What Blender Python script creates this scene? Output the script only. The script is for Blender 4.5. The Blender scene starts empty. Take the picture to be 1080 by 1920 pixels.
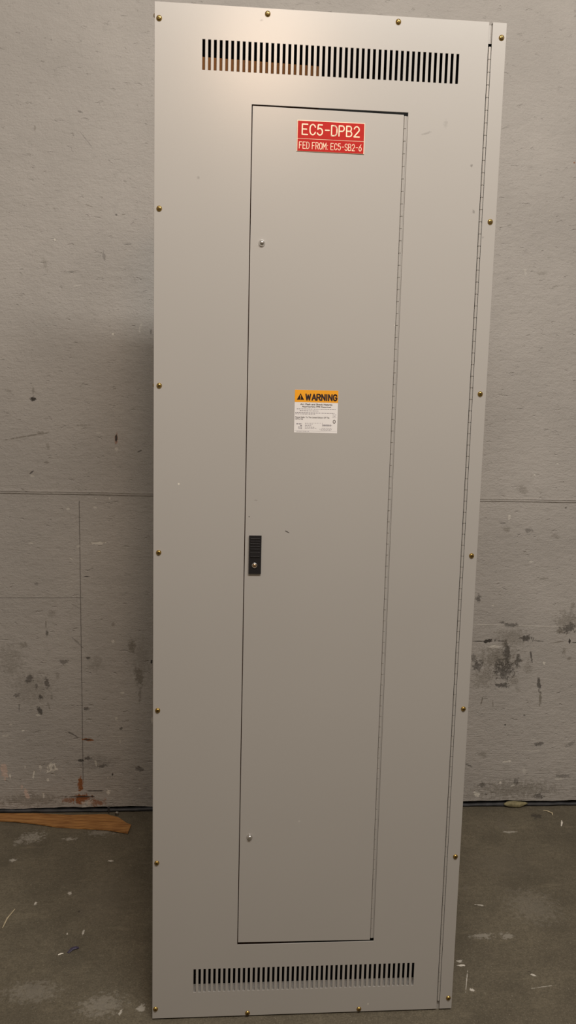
import bpy, bmesh, math, random
from mathutils import Vector, Matrix
random.seed(7)
C = bpy.context.scene.collection
PI = math.pi
WALL_MARKS=[
(-0.4884,1.4716,0.0105,0.0071,0,'D',0.85,0.8,0.6,0),(-0.488,1.4946,0.0052,0.0159,0,'G',0.35,0.8,1,0),(-0.214,1.3438,0.0063,0.0199,-6,'O',0.5,0.5,0.5,0),(-0.214,1.3456,0.0039,0.0144,-6,'D',0.9,0.5,0.4,0),(-0.2124,1.3095,0.0072,0.0072,0,'L',0.4,0.8,0.6,0),(-0.498,1.2244,0.0106,0.0029,40,'D',0.6,0.5,0.6,0),(-0.4964,1.2135,0.0089,0.0054,0,'L',0.3,0.8,0.6,0),(-0.5029,1.3485,0.102,0.0029,11,'G',0.5,0.8,0.7,0),(-0.4675,1.3582,0.0141,0.0072,0,'G',0.4,0.8,0.7,0),(-0.4418,1.3121,0.0088,0.0162,0,'G',0.3,0.9,1,0.3),(-0.4461,1.2597,0.0124,0.0036,0,'G',0.4,0.9,0.7,0),(-0.1353,1.3038,0.0108,0.0029,25,'D',0.5,0.5,0.6,0),(-0.3769,1.1022,0.009,0.0046,0,'L',0.4,0.6,0.6,0),(-0.2871,1.1091,0.0072,0.0055,0,'L',0.45,0.6,0.6,0),(-0.2833,1.1404,0.0027,0.0028,0,'L',0.8,0.4,0.6,0),(-0.2365,1.1411,0.0036,0.0055,0,'L',0.6,0.4,0.6,0),(-0.2753,0.985,0.0326,0.0056,2,'L',0.75,0.9,0.5,0),(-0.504,0.9824,0.0125,0.0024,0,'L',0.6,0.6,0.5,0),(-0.3442,0.973,0.009,0.0056,20,'L',0.35,0.8,0.5,0),(-0.3699,0.9298,0.009,0.0028,-30,'L',0.6,0.6,0.5,0),(-0.2232,1.6931,0.0046,0.0052,0,'L',0.8,0.5,0.5,0),(-0.1352,1.7115,0.0035,0.0122,0,'L',0.35,0.8,0.6,0),(-0.13,1.7256,0.0053,0.0052,0,'L',0.3,0.6,0.6,0),(-0.0982,1.7039,0.0026,0.0087,0,'D',0.4,0.5,0.6,0),(-0.5648,1.4927,0.0209,0.007,-25,'G',0.25,0.9,1,0),(-0.3258,1.3882,0.0284,0.0036,0,'G',0.3,0.9,0.7,0.4),(-0.2728,1.3642,0.0107,0.0027,0,'L',0.4,0.6,0.6,0),(-0.2187,1.5138,0.0071,0.0027,0,'G',0.5,0.6,0.6,0),(-0.4094,1.99,0.0048,0.0044,0,'L',0.8,0.5,0.5,0),(-0.2112,2.0751,0.0034,0.0034,0,'D',0.5,0.5,0.6,0),(-0.2969,2.1001,0.0137,0.0027,-20,'G',0.4,0.8,0.6,0),(-0.1734,1.9838,0.0174,0.002,4,'D',0.35,0.6,0.6,0),(-0.2516,1.9435,0.0052,0.017,8,'D',0.3,0.8,0.7,0.2),(-0.3643,1.8884,0.0242,0.0031,0,'D',0.3,0.8,0.7,0.3),(-0.4414,1.9111,0.0086,0.0237,15,'G',0.2,0.8,0.8,0.3),(-0.3249,2.3885,0.0084,0.0032,-10,'D',0.35,0.8,0.7,0),(-0.4685,2.3329,0.005,0.0081,0,'G',0.35,0.8,0.7,0),(-0.1871,2.0778,0.0069,0.0025,0,'G',0.4,0.8,0.7,0),(-0.3389,1.8466,0.0156,0.0026,10,'L',0.3,0.8,0.7,0),(-0.3088,2.3078,0.0373,0.002,-50,'D',0.2,0.8,0.7,0),(-0.318,0.8665,0.0127,0.0023,0,'D',0.6,0.5,0.6,0),(-0.4886,0.8387,0.0072,0.0056,0,'D',0.3,0.7,0.6,0),(-0.3765,0.8302,0.0145,0.0023,0,'L',0.3,0.7,0.6,0),(-0.4551,0.6644,0.0055,0.0096,0,'D',0.55,0.8,0.7,0),(-0.4582,0.6968,0.0027,0.0229,0,'G',0.5,0.7,0.6,0),(-0.4358,0.735,0.0164,0.0171,0,'G',0.25,0.8,0.9,0.3),(-0.2279,0.6342,0.0074,0.0068,0,'L',0.6,0.7,0.5,0),(-0.2276,0.6958,0.0074,0.0077,0,'G',0.4,0.8,0.6,0.4),(-0.1631,0.6169,0.0167,0.031,8,'G',0.55,0.9,0.9,0.35),(-0.139,0.5078,0.0187,0.047,6,'G',0.55,0.9,0.9,0.35),(-0.1353,0.4449,0.0056,0.0394,0,'G',0.4,0.9,0.8,0.3),(-0.0943,0.5606,0.0037,0.0078,0,'D',0.9,0.5,0.5,0),(-0.5181,0.4986,0.0165,0.0155,0,'D',0.5,0.9,0.8,0.3),(-0.4578,0.4829,0.0092,0.0234,0,'D',0.5,0.9,0.8,0.3),(-0.4947,0.4713,0.0055,0.0097,0,'D',0.4,0.9,0.8,0.2),(-0.4807,0.4322,0.0074,0.0098,30,'D',0.6,0.9,0.8,0.1),(-0.5613,0.4403,0.0128,0.0078,20,'D',0.4,0.9,0.8,0.3),(-0.442,0.4321,0.0055,0.0137,0,'G',0.4,0.9,0.8,0.2),(-0.4833,0.3813,0.0092,0.0157,35,'D',0.65,0.9,0.7,0.1),(-0.4872,0.3676,0.0111,0.0039,0,'L',0.6,0.9,0.6,0.1),(-0.4517,0.3969,0.0037,0.0196,15,'G',0.4,0.9,0.8,0.1),(-0.5549,0.3934,0.0028,0.0137,0,'D',0.35,0.8,0.6,0),(-0.3979,0.5605,0.0165,0.0116,10,'D',0.4,0.9,0.8,0.35),(-0.4206,0.514,0.0092,0.0233,0,'G',0.3,0.9,0.9,0.4),(-0.5395,0.6201,0.0182,0.0115,0,'G',0.4,0.9,0.9,0.4),(-0.5813,0.5335,0.0255,0.027,0,'G',0.3,0.9,0.9,0.4),(-0.315,0.5741,0.0074,0.0048,0,'D',0.6,0.8,0.6,0),(-0.2875,0.5528,0.0333,0.0311,0,'G',0.3,0.9,0.9,0.45),(-0.3513,0.6301,0.0294,0.0031,-45,'D',0.3,0.8,0.7,0),(-0.1951,0.4471,0.0093,0.0059,0,'L',0.5,0.8,0.6,0),(-0.3203,0.3885,0.013,0.0059,0,'D',0.55,0.9,0.7,0.1),(-0.2179,0.3524,0.0075,0.0079,-30,'L',0.5,0.8,0.5,0.1),(-0.2011,0.3145,0.0056,0.006,0,'D',0.5,0.8,0.6,0),(-0.1918,0.2866,0.0639,0.0014,0,'L',0.5,0.5,0.6,0),(-0.2051,0.2667,0.0023,0.012,0,'L',0.6,0.5,0.6,0),(-0.3715,0.2938,0.0261,0.0032,-32,'D',0.5,0.7,0.6,0),(-0.3175,0.2735,0.0187,0.0052,-4,'R',0.95,0.7,0.4,0),(-0.3213,0.2735,0.0112,0.0024,0,'D',0.8,0.5,0.4,0),(-0.5436,0.3088,0.0074,0.0032,0,'L',0.7,0.8,0.5,0),(-0.5855,0.3327,0.0074,0.003,0,'L',0.5,0.8,0.5,0),(-0.6048,0.2914,0.0129,0.0049,10,'L',0.45,0.9,0.5,0),(-0.092,0.3457,0.0028,0.0139,0,'L',0.7,0.7,0.5,0),(-0.6114,0.1584,0.012,0.028,8,'P',0.95,0.7,0.3,0),(-0.5913,0.1441,0.0037,0.012,0,'L',0.8,0.6,0.4,0),(-0.4439,0.1687,0.0168,0.0201,0,'L',0.9,1.2,0.4,0.1),(-0.4848,0.1731,0.0056,0.014,0,'L',0.5,0.9,0.5,0.1),(-0.5095,0.1453,0.0037,0.0181,-8,'L',0.8,0.8,0.4,0),(-0.4595,0.1246,0.0056,0.007,0,'L',0.9,0.6,0.4,0),(-0.5387,0.1736,0.0028,0.006,0,'L',0.8,0.6,0.4,0),(-0.5351,0.0711,0.0075,0.0202,20,'P',0.9,0.9,0.4,0),(-0.5513,0.0975,0.0041,0.0101,0,'P',0.6,0.8,0.4,0),(-0.4753,0.0663,0.0041,0.0121,0,'L',0.6,0.8,0.4,0),(-0.2901,0.1852,0.0047,0.0141,12,'L',0.8,0.7,0.5,0),(-0.2474,0.0756,0.0076,0.0102,0,'L',0.7,0.8,0.4,0),(-0.249,0.1303,0.0028,0.004,0,'L',0.6,0.6,0.4,0),(-0.1353,0.0884,0.0038,0.0031,0,'L',0.6,0.6,0.4,0),(-0.3181,0.2035,0.0169,0.01,0,'D',0.6,0.9,0.8,0.2),(-0.3426,0.1957,0.0112,0.006,0,'D',0.7,0.9,0.7,0),(-0.2676,0.1749,0.0207,0.0081,0,'D',0.55,0.9,0.8,0.2),(-0.1353,0.1615,0.019,0.0101,-15,'D',0.5,0.9,0.8,0.2),(-0.2319,0.1423,0.003,0.0053,0,'D',0.8,0.6,0.5,0),(-0.4402,0.1686,0.0056,0.008,0,'D',0.4,0.9,0.8,0),(-0.3453,0.1072,0.0094,0.0303,0,'R',0.85,0.8,0.4,0.05),(-0.3421,0.0504,0.034,0.0183,0,'R',0.9,1.1,0.5,0.1),(-0.3477,0.0586,0.0566,0.0024,0,'D',0.85,0.8,0.5,0),(-0.2946,0.0802,0.034,0.0018,0,'D',0.8,0.6,0.5,0),(-0.3644,0.077,0.0169,0.0024,0,'L',0.5,0.6,0.5,0),(-0.295,0.0375,0.0378,0.0143,0,'R',0.6,1.2,0.6,0.25),(-0.3892,0.0469,0.0264,0.0102,0,'R',0.5,1.2,0.6,0.3),(-0.3291,0.0217,0.0151,0.0061,0,'L',0.6,0.9,0.5,0.1),(-0.3196,0.0358,0.0189,0.0122,0,'L',0.5,1.2,0.5,0.3),(1.1601,0.573,0.0955,0.0604,0,'G',0.5,0.8,1,0.42),(1.2049,0.6533,0.0795,0.044,0,'G',0.4,0.8,1,0.45),(1.1052,0.4922,0.0518,0.0405,0,'G',0.4,0.9,1,0.44),(-0.5058,0.4655,0.0917,0.0779,-20,'G',0.28,0.8,1,0.44),(-0.1297,0.5625,0.0373,0.0974,0,'G',0.25,0.9,1,0.44),(-0.2901,0.1872,0.0752,0.0281,0,'D',0.2,0.9,1,0.46),(-0.5168,0.0486,0.1496,0.0283,0,'G',0.4,0.9,1,0.42),(1.2622,0.0671,0.1842,0.0423,0,'G',0.45,0.9,1,0.42),(1.4104,0.714,0.0601,0.052,20,'G',0.4,0.9,1,0.44),(-0.5807,0.5624,0.0546,0.077,0,'G',0.3,0.9,1,0.45),(1.1164,0.6401,0.0178,0.0064,10,'D',0.95,1.0,0.4,0),(1.0809,0.638,0.0277,0.0018,0,'D',0.9,0.5,0.5,0),(1.1621,0.6392,0.0238,0.002,0,'D',0.6,0.8,0.5,0),(1.3055,0.6395,0.018,0.002,-4,'D',0.6,0.7,0.5,0),(1.3759,0.6357,0.0321,0.0018,8,'G',0.6,0.7,0.5,0),(1.4218,0.6398,0.0044,0.0091,0,'D',0.9,0.5,0.5,0),(1.4424,0.6338,0.0121,0.0018,0,'D',0.8,0.5,0.5,0),(1.1434,0.6191,0.0298,0.006,0,'L',0.5,0.8,0.5,0),(1.1825,0.6292,0.0159,0.0281,0,'G',0.6,0.9,0.9,0.4),(1.1981,0.6992,0.0238,0.008,0,'D',0.5,1.0,0.8,0.4),(1.1657,0.7091,0.0099,0.005,0,'D',0.5,1.0,0.8,0.2),(1.2609,0.6495,0.0239,0.012,0,'D',0.65,1.0,0.8,0.3),(1.1943,0.6633,0.0516,0.018,0,'G',0.35,0.9,1,0.5),(1.1888,0.5931,0.0159,0.0442,4,'D',0.55,0.9,0.9,0.4),(1.2326,0.5629,0.012,0.0262,0,'D',0.55,0.9,0.9,0.4),(1.1825,0.5326,0.0439,0.0445,0,'D',0.6,0.9,0.9,0.45),(1.0822,0.5468,0.0199,0.0242,0,'D',0.55,0.9,0.9,0.4),(1.1236,0.5185,0.0558,0.0283,0,'G',0.55,0.9,1.0,0.5),(1.0666,0.5769,0.0099,0.0161,0,'D',0.4,0.9,0.9,0.3),(1.1803,0.4718,0.028,0.0102,0,'D',0.6,0.9,0.8,0.3),(1.219,0.492,0.0281,0.0284,0,'G',0.5,0.9,1,0.5),(1.2722,0.5386,0.0201,0.0365,0,'G',0.45,0.9,1,0.5),(1.2413,0.4574,0.0141,0.0122,0,'G',0.4,0.9,1,0.5),(1.139,0.5931,0.0278,0.0241,0,'G',0.35,0.9,1,0.5),(1.2813,0.5831,0.004,0.0242,12,'D',0.6,0.8,0.7,0),(1.3184,0.4776,0.0071,0.0306,10,'D',0.6,0.9,0.7,0.1),(1.3261,0.4245,0.0061,0.0287,0,'G',0.55,0.9,0.7,0),(1.3312,0.5569,0.006,0.0071,0,'L',0.6,0.8,0.5,0),(1.4046,0.5994,0.0081,0.0162,0,'G',0.4,0.9,0.9,0.2),(1.4246,0.5731,0.0101,0.0081,0,'G',0.5,0.9,0.8,0.2),(1.4183,0.688,0.0321,0.0201,25,'D',0.5,1,0.9,0.4),(1.3869,0.6779,0.024,0.012,0,'G',0.6,1,0.9,0.4),(1.4196,0.7241,0.024,0.02,30,'G',0.4,1,0.9,0.4),(1.1059,0.4109,0.0032,0.0184,-10,'G',0.6,0.8,0.7,0),(1.1485,0.4005,0.0028,0.0164,10,'G',0.4,0.8,0.7,0),(1.1996,0.3202,0.004,0.0033,0,'D',0.6,0.6,0.6,0),(1.27,0.3569,0.004,0.0033,0,'D',0.5,0.6,0.6,0),(1.3322,0.2447,0.0204,0.0083,10,'D',0.5,0.9,0.7,0.2),(1.3146,0.2636,0.0183,0.0021,0,'L',0.3,0.7,0.6,0),(1.1104,0.0501,0.0122,0.0105,-20,'L',0.95,0.7,0.4,0),(1.0997,0.0586,0.0061,0.0032,0,'L',0.8,0.7,0.4,0),(1.2145,0.1769,0.0203,0.0038,5,'L',0.6,0.8,0.5,0),(1.2266,0.1789,0.0061,0.0063,0,'L',0.8,0.8,0.5,0),(1.1951,0.0953,0.0061,0.0063,0,'L',0.8,0.7,0.5,0),(1.2448,0.0842,0.0123,0.0042,20,'L',0.5,0.8,0.5,0),(1.2818,0.1427,0.0082,0.0168,0,'L',0.25,0.8,0.7,0.4),(1.1286,0.0856,0.0162,0.0105,0,'D',0.4,0.9,0.8,0.3),(1.2561,0.0989,0.0102,0.0169,0,'D',0.4,0.9,0.8,0.3),(1.3461,0.0386,0.0185,0.0127,0,'D',0.5,0.9,0.8,0.2),(1.0738,0.1616,0.0162,0.0042,-30,'D',0.4,0.9,0.7,0),(1.1218,0.2048,0.0202,0.0166,0,'G',0.35,0.9,0.9,0.3),(1.4548,0.2437,0.0205,0.0084,30,'D',0.3,0.9,0.7,0.1),(1.4331,0.1179,0.033,0.0063,0,'D',0.35,0.9,0.7,0.3),(1.4194,0.1075,0.0165,0.0085,0,'L',0.3,0.9,0.7,0.2),(1.3137,0.2157,0.0285,0.0017,0,'L',0.4,0.7,0.6,0),(1.2972,0.22,0.057,0.0017,0,'L',0.4,0.7,0.6,0),(1.0718,0.7976,0.0098,0.0157,10,'D',0.5,0.9,0.8,0.2),(1.1264,0.7723,0.0059,0.0049,0,'L',0.4,0.7,0.5,0),(1.424,0.774,0.01,0.0119,0,'G',0.4,0.9,0.8,0.3),(1.1675,1.0941,0.0058,0.0173,0,'L',0.5,0.8,0.6,0.1),(1.1454,1.0726,0.0136,0.0019,0,'D',0.4,0.7,0.6,0),(1.1604,1.0516,0.0156,0.0116,0,'G',0.35,0.9,0.8,0.3),(1.2427,1.0469,0.0137,0.0097,0,'D',0.35,0.9,0.8,0.3),(1.258,0.9344,0.0098,0.0039,0,'L',0.5,0.7,0.6,0),(1.3421,1.0287,0.0197,0.0097,0,'G',0.3,0.9,0.9,0.4),(1.3721,1.1316,0.0039,0.0038,0,'D',0.5,0.7,0.6,0),(1.2097,1.1941,0.0272,0.0152,-30,'G',0.3,0.9,0.8,0.3),(1.2489,1.248,0.0058,0.0057,0,'L',0.5,0.7,0.6,0),(1.3315,1.2893,0.0058,0.0028,0,'L',0.5,0.7,0.6,0),(1.3096,0.8721,0.0277,0.0039,0,'G',0.35,0.8,0.8,0.3),(1.3168,2.3062,0.0037,0.0034,0,'R',0.6,0.6,0.6,0),(1.227,1.9411,0.0187,0.0071,0,'G',0.25,0.9,0.9,0.4),(1.1706,1.9427,0.0056,0.0177,20,'L',0.25,0.9,0.9,0.4),]
FLOOR_MARKS=[
(0.806,-0.8559,0.0115,0.0041,0,'L',0.8,0.7,0.5,0),(0.8064,-0.8391,0.0087,0.0063,0,'L',0.5,0.9,0.6,0.1),(0.8038,-0.913,0.0014,0.0472,-20,'L',0.55,0.7,0.6,0),(0.8073,-0.9483,0.0069,0.0057,-35,'L',0.7,0.8,0.5,0),(0.9014,-0.7382,0.0381,0.0138,0,'L',0.2,1,0.9,0.3),(0.97,-0.7409,0.0214,0.0161,-20,'L',0.2,1,0.9,0.3),(0.9871,-0.9005,0.0085,0.0044,-30,'L',0.7,0.7,0.5,0),(0.9817,-0.8881,0.0072,0.0024,-30,'D',0.5,0.7,0.5,0),(0.9396,-0.5961,0.0146,0.0036,-12,'L',0.5,0.7,0.5,0),(0.9228,-0.5085,0.01,0.0167,-30,'G',0.5,0.9,0.6,0.2),(0.9987,-0.9448,0.0363,0.0019,8,'L',0.3,0.8,0.7,0.2),(1.3101,-0.0742,0.0238,0.0231,0,'D',0.6,1,0.8,0.1),(1.1655,-0.1458,0.0193,0.0585,0,'G',0.4,1,0.9,0.4),(1.1722,-0.1825,0.0267,0.0071,0,'L',0.3,0.9,0.8,0.3),(-0.4791,-0.1678,0.0464,0.0414,30,'L',0.25,1,1,0.45),(-0.5169,-0.1937,0.0176,0.0271,0,'L',0.2,1,1,0.4),(-0.3521,-0.1819,0.025,0.0103,0,'L',0.3,1,0.9,0.4),(-0.1942,-0.32,0.0103,0.0047,0,'L',0.6,0.8,0.6,0.1),(-0.5077,-0.3066,0.0118,0.0093,20,'L',0.4,0.9,0.7,0.2),(-0.3828,-0.5398,0.0039,0.0104,0,'L',0.6,0.8,0.6,0),(-0.2926,-0.4929,0.0064,0.0082,0,'L',0.5,0.9,0.6,0),(-0.2215,-0.6783,0.003,0.014,0,'L',0.5,0.8,0.6,0),(-0.2645,-0.6835,0.0022,0.0047,0,'L',0.7,0.6,0.6,0),(-0.2499,-0.583,0.0046,0.0051,0,'D',0.6,0.8,0.6,0),(-0.029,-0.9754,0.013,0.0162,30,'L',0.35,1,0.9,0.35),(-0.0793,-0.9874,0.0039,0.0106,-15,'L',0.5,0.8,0.6,0),(-0.2516,-0.14,0.0546,0.0283,0,'L',0.15,1,1,0.4),(-0.1292,-0.9621,0.0652,0.0471,10,'L',0.14,0.8,1,0),(-0.3089,-0.9084,0.0796,0.0474,0,'L',0.1,0.8,1,0),(1.0972,-0.6097,0.0973,0.1034,0,'L',0.06,0.8,1,0),(1.0764,-0.3805,0.1238,0.0926,0,'G',0.25,0.8,1,0),(-0.1807,-0.5103,0.1112,0.1615,0,'G',0.25,0.8,1,0),]
SHEET_MARKS=[
(0.6743,1.9964,0.0029,0.0033,0,'D',0.35,0.8,0.7,0),(0.6843,1.9021,0.0029,0.0055,0,'D',0.3,0.9,0.7,0.1),(0.5736,2.0579,0.0115,0.0027,20,'D',0.2,0.9,0.8,0.3),(0.6141,2.0792,0.0046,0.0086,0,'D',0.12,0.9,0.8,0.3),(0.055,1.3007,0.0023,0.0024,0,'L',0.8,0.4,0.4,0),(0.2966,1.1966,0.0072,0.0012,-25,'D',0.7,0.6,0.5,0),(0.2112,1.2293,0.0021,0.0012,0,'D',0.7,0.4,0.4,0),(0.2179,2.2619,0.0044,0.002,20,'D',0.25,0.8,0.7,0),(0.092,1.9467,0.0033,0.0032,0,'D',0.2,0.8,0.7,0),(0.5248,0.0249,0.0019,0.0038,0,'L',0.6,0.5,0.5,0),(0.2259,1.2666,0.0059,0.0012,0,'D',0.2,0.8,0.7,0),(0.7074,1.8496,0.0035,0.0022,0,'D',0.2,0.8,0.7,0),(0.5218,1.6566,0.0024,0.0016,0,'L',0.4,0.8,0.7,0),(0.3412,0.5049,0.0038,0.0027,0,'L',0.25,0.8,0.7,0),]


# ------------------------------------------------------------------ materials
def mat(name, col, rough=.5, metal=0., spec=.5, noise=0., nscale=30., bump=0., bscale=400.):
    m = bpy.data.materials.new(name); m.use_nodes = True
    nt = m.node_tree; b = nt.nodes['Principled BSDF']
    b.inputs['Base Color'].default_value = (*col, 1); b.inputs['Roughness'].default_value = rough
    b.inputs['Metallic'].default_value = metal; b.inputs['Specular IOR Level'].default_value = spec
    tc = nt.nodes.new('ShaderNodeTexCoord')
    if noise:
        n = nt.nodes.new('ShaderNodeTexNoise'); n.inputs['Scale'].default_value = nscale; n.inputs['Detail'].default_value = 5
        nt.links.new(tc.outputs['Object'], n.inputs['Vector'])
        r = nt.nodes.new('ShaderNodeMapRange'); r.inputs['From Min'].default_value = .3; r.inputs['From Max'].default_value = .7
        r.inputs['To Min'].default_value = 1-noise; r.inputs['To Max'].default_value = 1+noise
        nt.links.new(n.outputs['Fac'], r.inputs['Value'])
        v = nt.nodes.new('ShaderNodeVectorMath'); v.operation = 'SCALE'; v.inputs[0].default_value = col
        nt.links.new(r.outputs['Result'], v.inputs['Scale']); nt.links.new(v.outputs['Vector'], b.inputs['Base Color'])
    if bump:
        n = nt.nodes.new('ShaderNodeTexNoise'); n.inputs['Scale'].default_value = bscale; n.inputs['Detail'].default_value = 2
        nt.links.new(tc.outputs['Object'], n.inputs['Vector'])
        bp = nt.nodes.new('ShaderNodeBump'); bp.inputs['Strength'].default_value = bump; bp.inputs['Distance'].default_value = .001
        nt.links.new(n.outputs['Fac'], bp.inputs['Height']); nt.links.new(bp.outputs['Normal'], b.inputs['Normal'])
    return m

def mark_group(axis):
    g = bpy.data.node_groups.new('mark_'+axis, 'ShaderNodeTree')
    I = g.interface
    for n, t in (('Vector','NodeSocketVector'),('Center','NodeSocketVector'),('Inv','NodeSocketVector'),('Angle','NodeSocketFloat'),
                 ('Amt','NodeSocketFloat'),('Soft','NodeSocketFloat'),('Speck','NodeSocketFloat'),('Alpha','NodeSocketFloat'),
                 ('N','NodeSocketFloat'),('S','NodeSocketFloat'),('Prev','NodeSocketFloat')):
        I.new_socket(n, in_out='INPUT', socket_type=t)
    I.new_socket('Fac', in_out='OUTPUT', socket_type='NodeSocketFloat'); I.new_socket('Vector', in_out='OUTPUT', socket_type='NodeSocketVector')
    N = g.nodes; L = g.links.new
    gi = N.new('NodeGroupInput'); go = N.new('NodeGroupOutput')
    def M(op, a, b, c=None):
        n = N.new('ShaderNodeMath'); n.operation = op
        for k, v in enumerate((a, b, c)):
            if v is None: continue
            if isinstance(v, (int, float)): n.inputs[k].default_value = v
            else: L(v, n.inputs[k])
        return n.outputs[0]
    s = N.new('ShaderNodeVectorMath'); s.operation = 'SUBTRACT'; L(gi.outputs['Vector'], s.inputs[0]); L(gi.outputs['Center'], s.inputs[1])
    r = N.new('ShaderNodeVectorRotate'); r.rotation_type = axis; L(s.outputs[0], r.inputs['Vector']); L(gi.outputs['Angle'], r.inputs['Angle'])
    m = N.new('ShaderNodeVectorMath'); m.operation = 'MULTIPLY'; L(r.outputs[0], m.inputs[0]); L(gi.outputs['Inv'], m.inputs[1])
    l = N.new('ShaderNodeVectorMath'); l.operation = 'LENGTH'; L(m.outputs[0], l.inputs[0])
    nn = M('MULTIPLY', M('SUBTRACT', gi.outputs['N'], .5), gi.outputs['Amt'])
    d = M('ADD', l.outputs['Value'], M('MULTIPLY', nn, 4.6))
    mr = N.new('ShaderNodeMapRange'); mr.interpolation_type = 'SMOOTHSTEP'
    L(d, mr.inputs['Value']); mr.inputs['From Max'].default_value = 1.05
    L(M('MULTIPLY_ADD', gi.outputs['Soft'], -.75, 1.04), mr.inputs['From Min']); mr.inputs['To Min'].default_value = 1; mr.inputs['To Max'].default_value = 0
    sp = N.new('ShaderNodeMapRange'); L(gi.outputs['S'], sp.inputs['Value'])
    L(M('MULTIPLY_ADD', gi.outputs['Speck'], 1.08, -.10), sp.inputs['From Min']); L(M('MULTIPLY_ADD', gi.outputs['Speck'], 1.08, .01), sp.inputs['From Max'])
    f = M('MINIMUM', M('MULTIPLY', M('MULTIPLY', mr.outputs[0], sp.outputs[0]), M('MULTIPLY', gi.outputs['Alpha'], 1.25)), .97)
    f = M('MAXIMUM', f, gi.outputs['Prev']); L(f, go.inputs[0])
    # hand the coordinate on only after this mark is done, so that the marks are evaluated one after another
    k = N.new('ShaderNodeCombineXYZ'); L(M('MULTIPLY', f, 1e-7), k.inputs['Y' if axis == 'Y_AXIS' else 'Z'])
    a = N.new('ShaderNodeVectorMath'); a.operation = 'ADD'; L(gi.outputs['Vector'], a.inputs[0]); L(k.outputs[0], a.inputs[1]); L(a.outputs[0], go.inputs[1])
    return g
GR = {'Y_AXIS': mark_group('Y_AXIS'), 'Z_AXIS': mark_group('Z_AXIS')}
TINT = {'D': (.045,.038,.032), 'G': (.15,.13,.10), 'L': (.68,.64,.57), 'P': (.58,.45,.38), 'R': (.25,.085,.022), 'O': (.30,.13,.07)}

def add_marks(m, marks, axis, col_in):
    """worn spots, chips and dirt of the surface; col_in = base colour socket; returns colour socket and mask of chips"""
    nt = m.node_tree; N = nt.nodes; L = nt.links.new
    tc = N.new('ShaderNodeTexCoord')
    def noise(sc, det=3, rough=.6):
        n = N.new('ShaderNodeTexNoise'); n.inputs['Scale'].default_value = sc; n.inputs['Detail'].default_value = det; n.inputs['Roughness'].default_value = rough
        L(tc.outputs['Object'], n.inputs['Vector']); return n.outputs['Fac']
    nf, nc, ns = noise(190, 5, .75), noise(75, 6, .75), noise(230, 4, .8)
    out = {}; vec = tc.outputs['Object']
    for (x, z, rx, rz, an, c, al, amt, so, sp) in marks:
        g = N.new('ShaderNodeGroup'); g.node_tree = GR[axis]
        if axis == 'Y_AXIS':
            g.inputs['Center'].default_value = (x, 0, z); g.inputs['Inv'].default_value = (1/abs(rx), 0, 1/abs(rz)); g.inputs['Angle'].default_value = math.radians(an)
        else:
            g.inputs['Center'].default_value = (x, z, 0); g.inputs['Inv'].default_value = (1/abs(rx), 1/abs(rz), 0); g.inputs['Angle'].default_value = -math.radians(an)
        L(vec, g.inputs['Vector']); vec = g.outputs[1]
        g.inputs['Amt'].default_value = amt; g.inputs['Soft'].default_value = so; g.inputs['Speck'].default_value = sp; g.inputs['Alpha'].default_value = al
        L(nf if max(abs(rx), abs(rz)) < .012 else nc, g.inputs['N']); L(ns, g.inputs['S'])
        if c in out: L(out[c], g.inputs['Prev'])
        else: g.inputs['Prev'].default_value = 0
        out[c] = g.outputs[0]
    col = col_in
    for c in ('G', 'O', 'R', 'P', 'L', 'D'):
        if c in out:
            mx = N.new('ShaderNodeMix'); mx.data_type = 'RGBA'; L(out[c], mx.inputs['Factor']); L(col, mx.inputs['A']); mx.inputs['B'].default_value = (*TINT[c], 1)
            col = mx.outputs['Result']
    return col, out, tc

def ramp_mix(nt, fac, a, b, lo=.35, hi=.65):
    r = nt.nodes.new('ShaderNodeMapRange'); r.inputs['From Min'].default_value = lo; r.inputs['From Max'].default_value = hi; nt.links.new(fac, r.inputs['Value'])
    mx = nt.nodes.new('ShaderNodeMix'); mx.data_type = 'RGBA'; nt.links.new(r.outputs[0], mx.inputs['Factor'])
    for k, v in (('A', a), ('B', b)):
        if isinstance(v, tuple): mx.inputs[k].default_value = (*v, 1)
        else: nt.links.new(v, mx.inputs[k])
    return mx.outputs['Result']

def tex(nt, kind, scale, det=4, stretch=None, rough=.55):
    tc = nt.nodes.new('ShaderNodeTexCoord'); n = nt.nodes.new('ShaderNodeTexNoise' if kind == 'n' else 'ShaderNodeTexVoronoi')
    n.inputs['Scale'].default_value = scale
    if kind == 'n': n.inputs['Detail'].default_value = det; n.inputs['Roughness'].default_value = rough
    v = tc.outputs['Object']
    if stretch:
        mp = nt.nodes.new('ShaderNodeMapping'); mp.inputs['Scale'].default_value = stretch; nt.links.new(v, mp.inputs['Vector']); v = mp.outputs['Vector']
    nt.links.new(v, n.inputs['Vector'])
    return n.outputs['Fac'] if kind == 'n' else n.outputs['Distance']

def M2(nt, op, a, b, c=None):
    n = nt.nodes.new('ShaderNodeMath'); n.operation = op
    for k, v in enumerate((a, b, c)):
        if v is None: continue
        if isinstance(v, (int, float)): n.inputs[k].default_value = v
        else: nt.links.new(v, n.inputs[k])
    return n.outputs[0]

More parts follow.
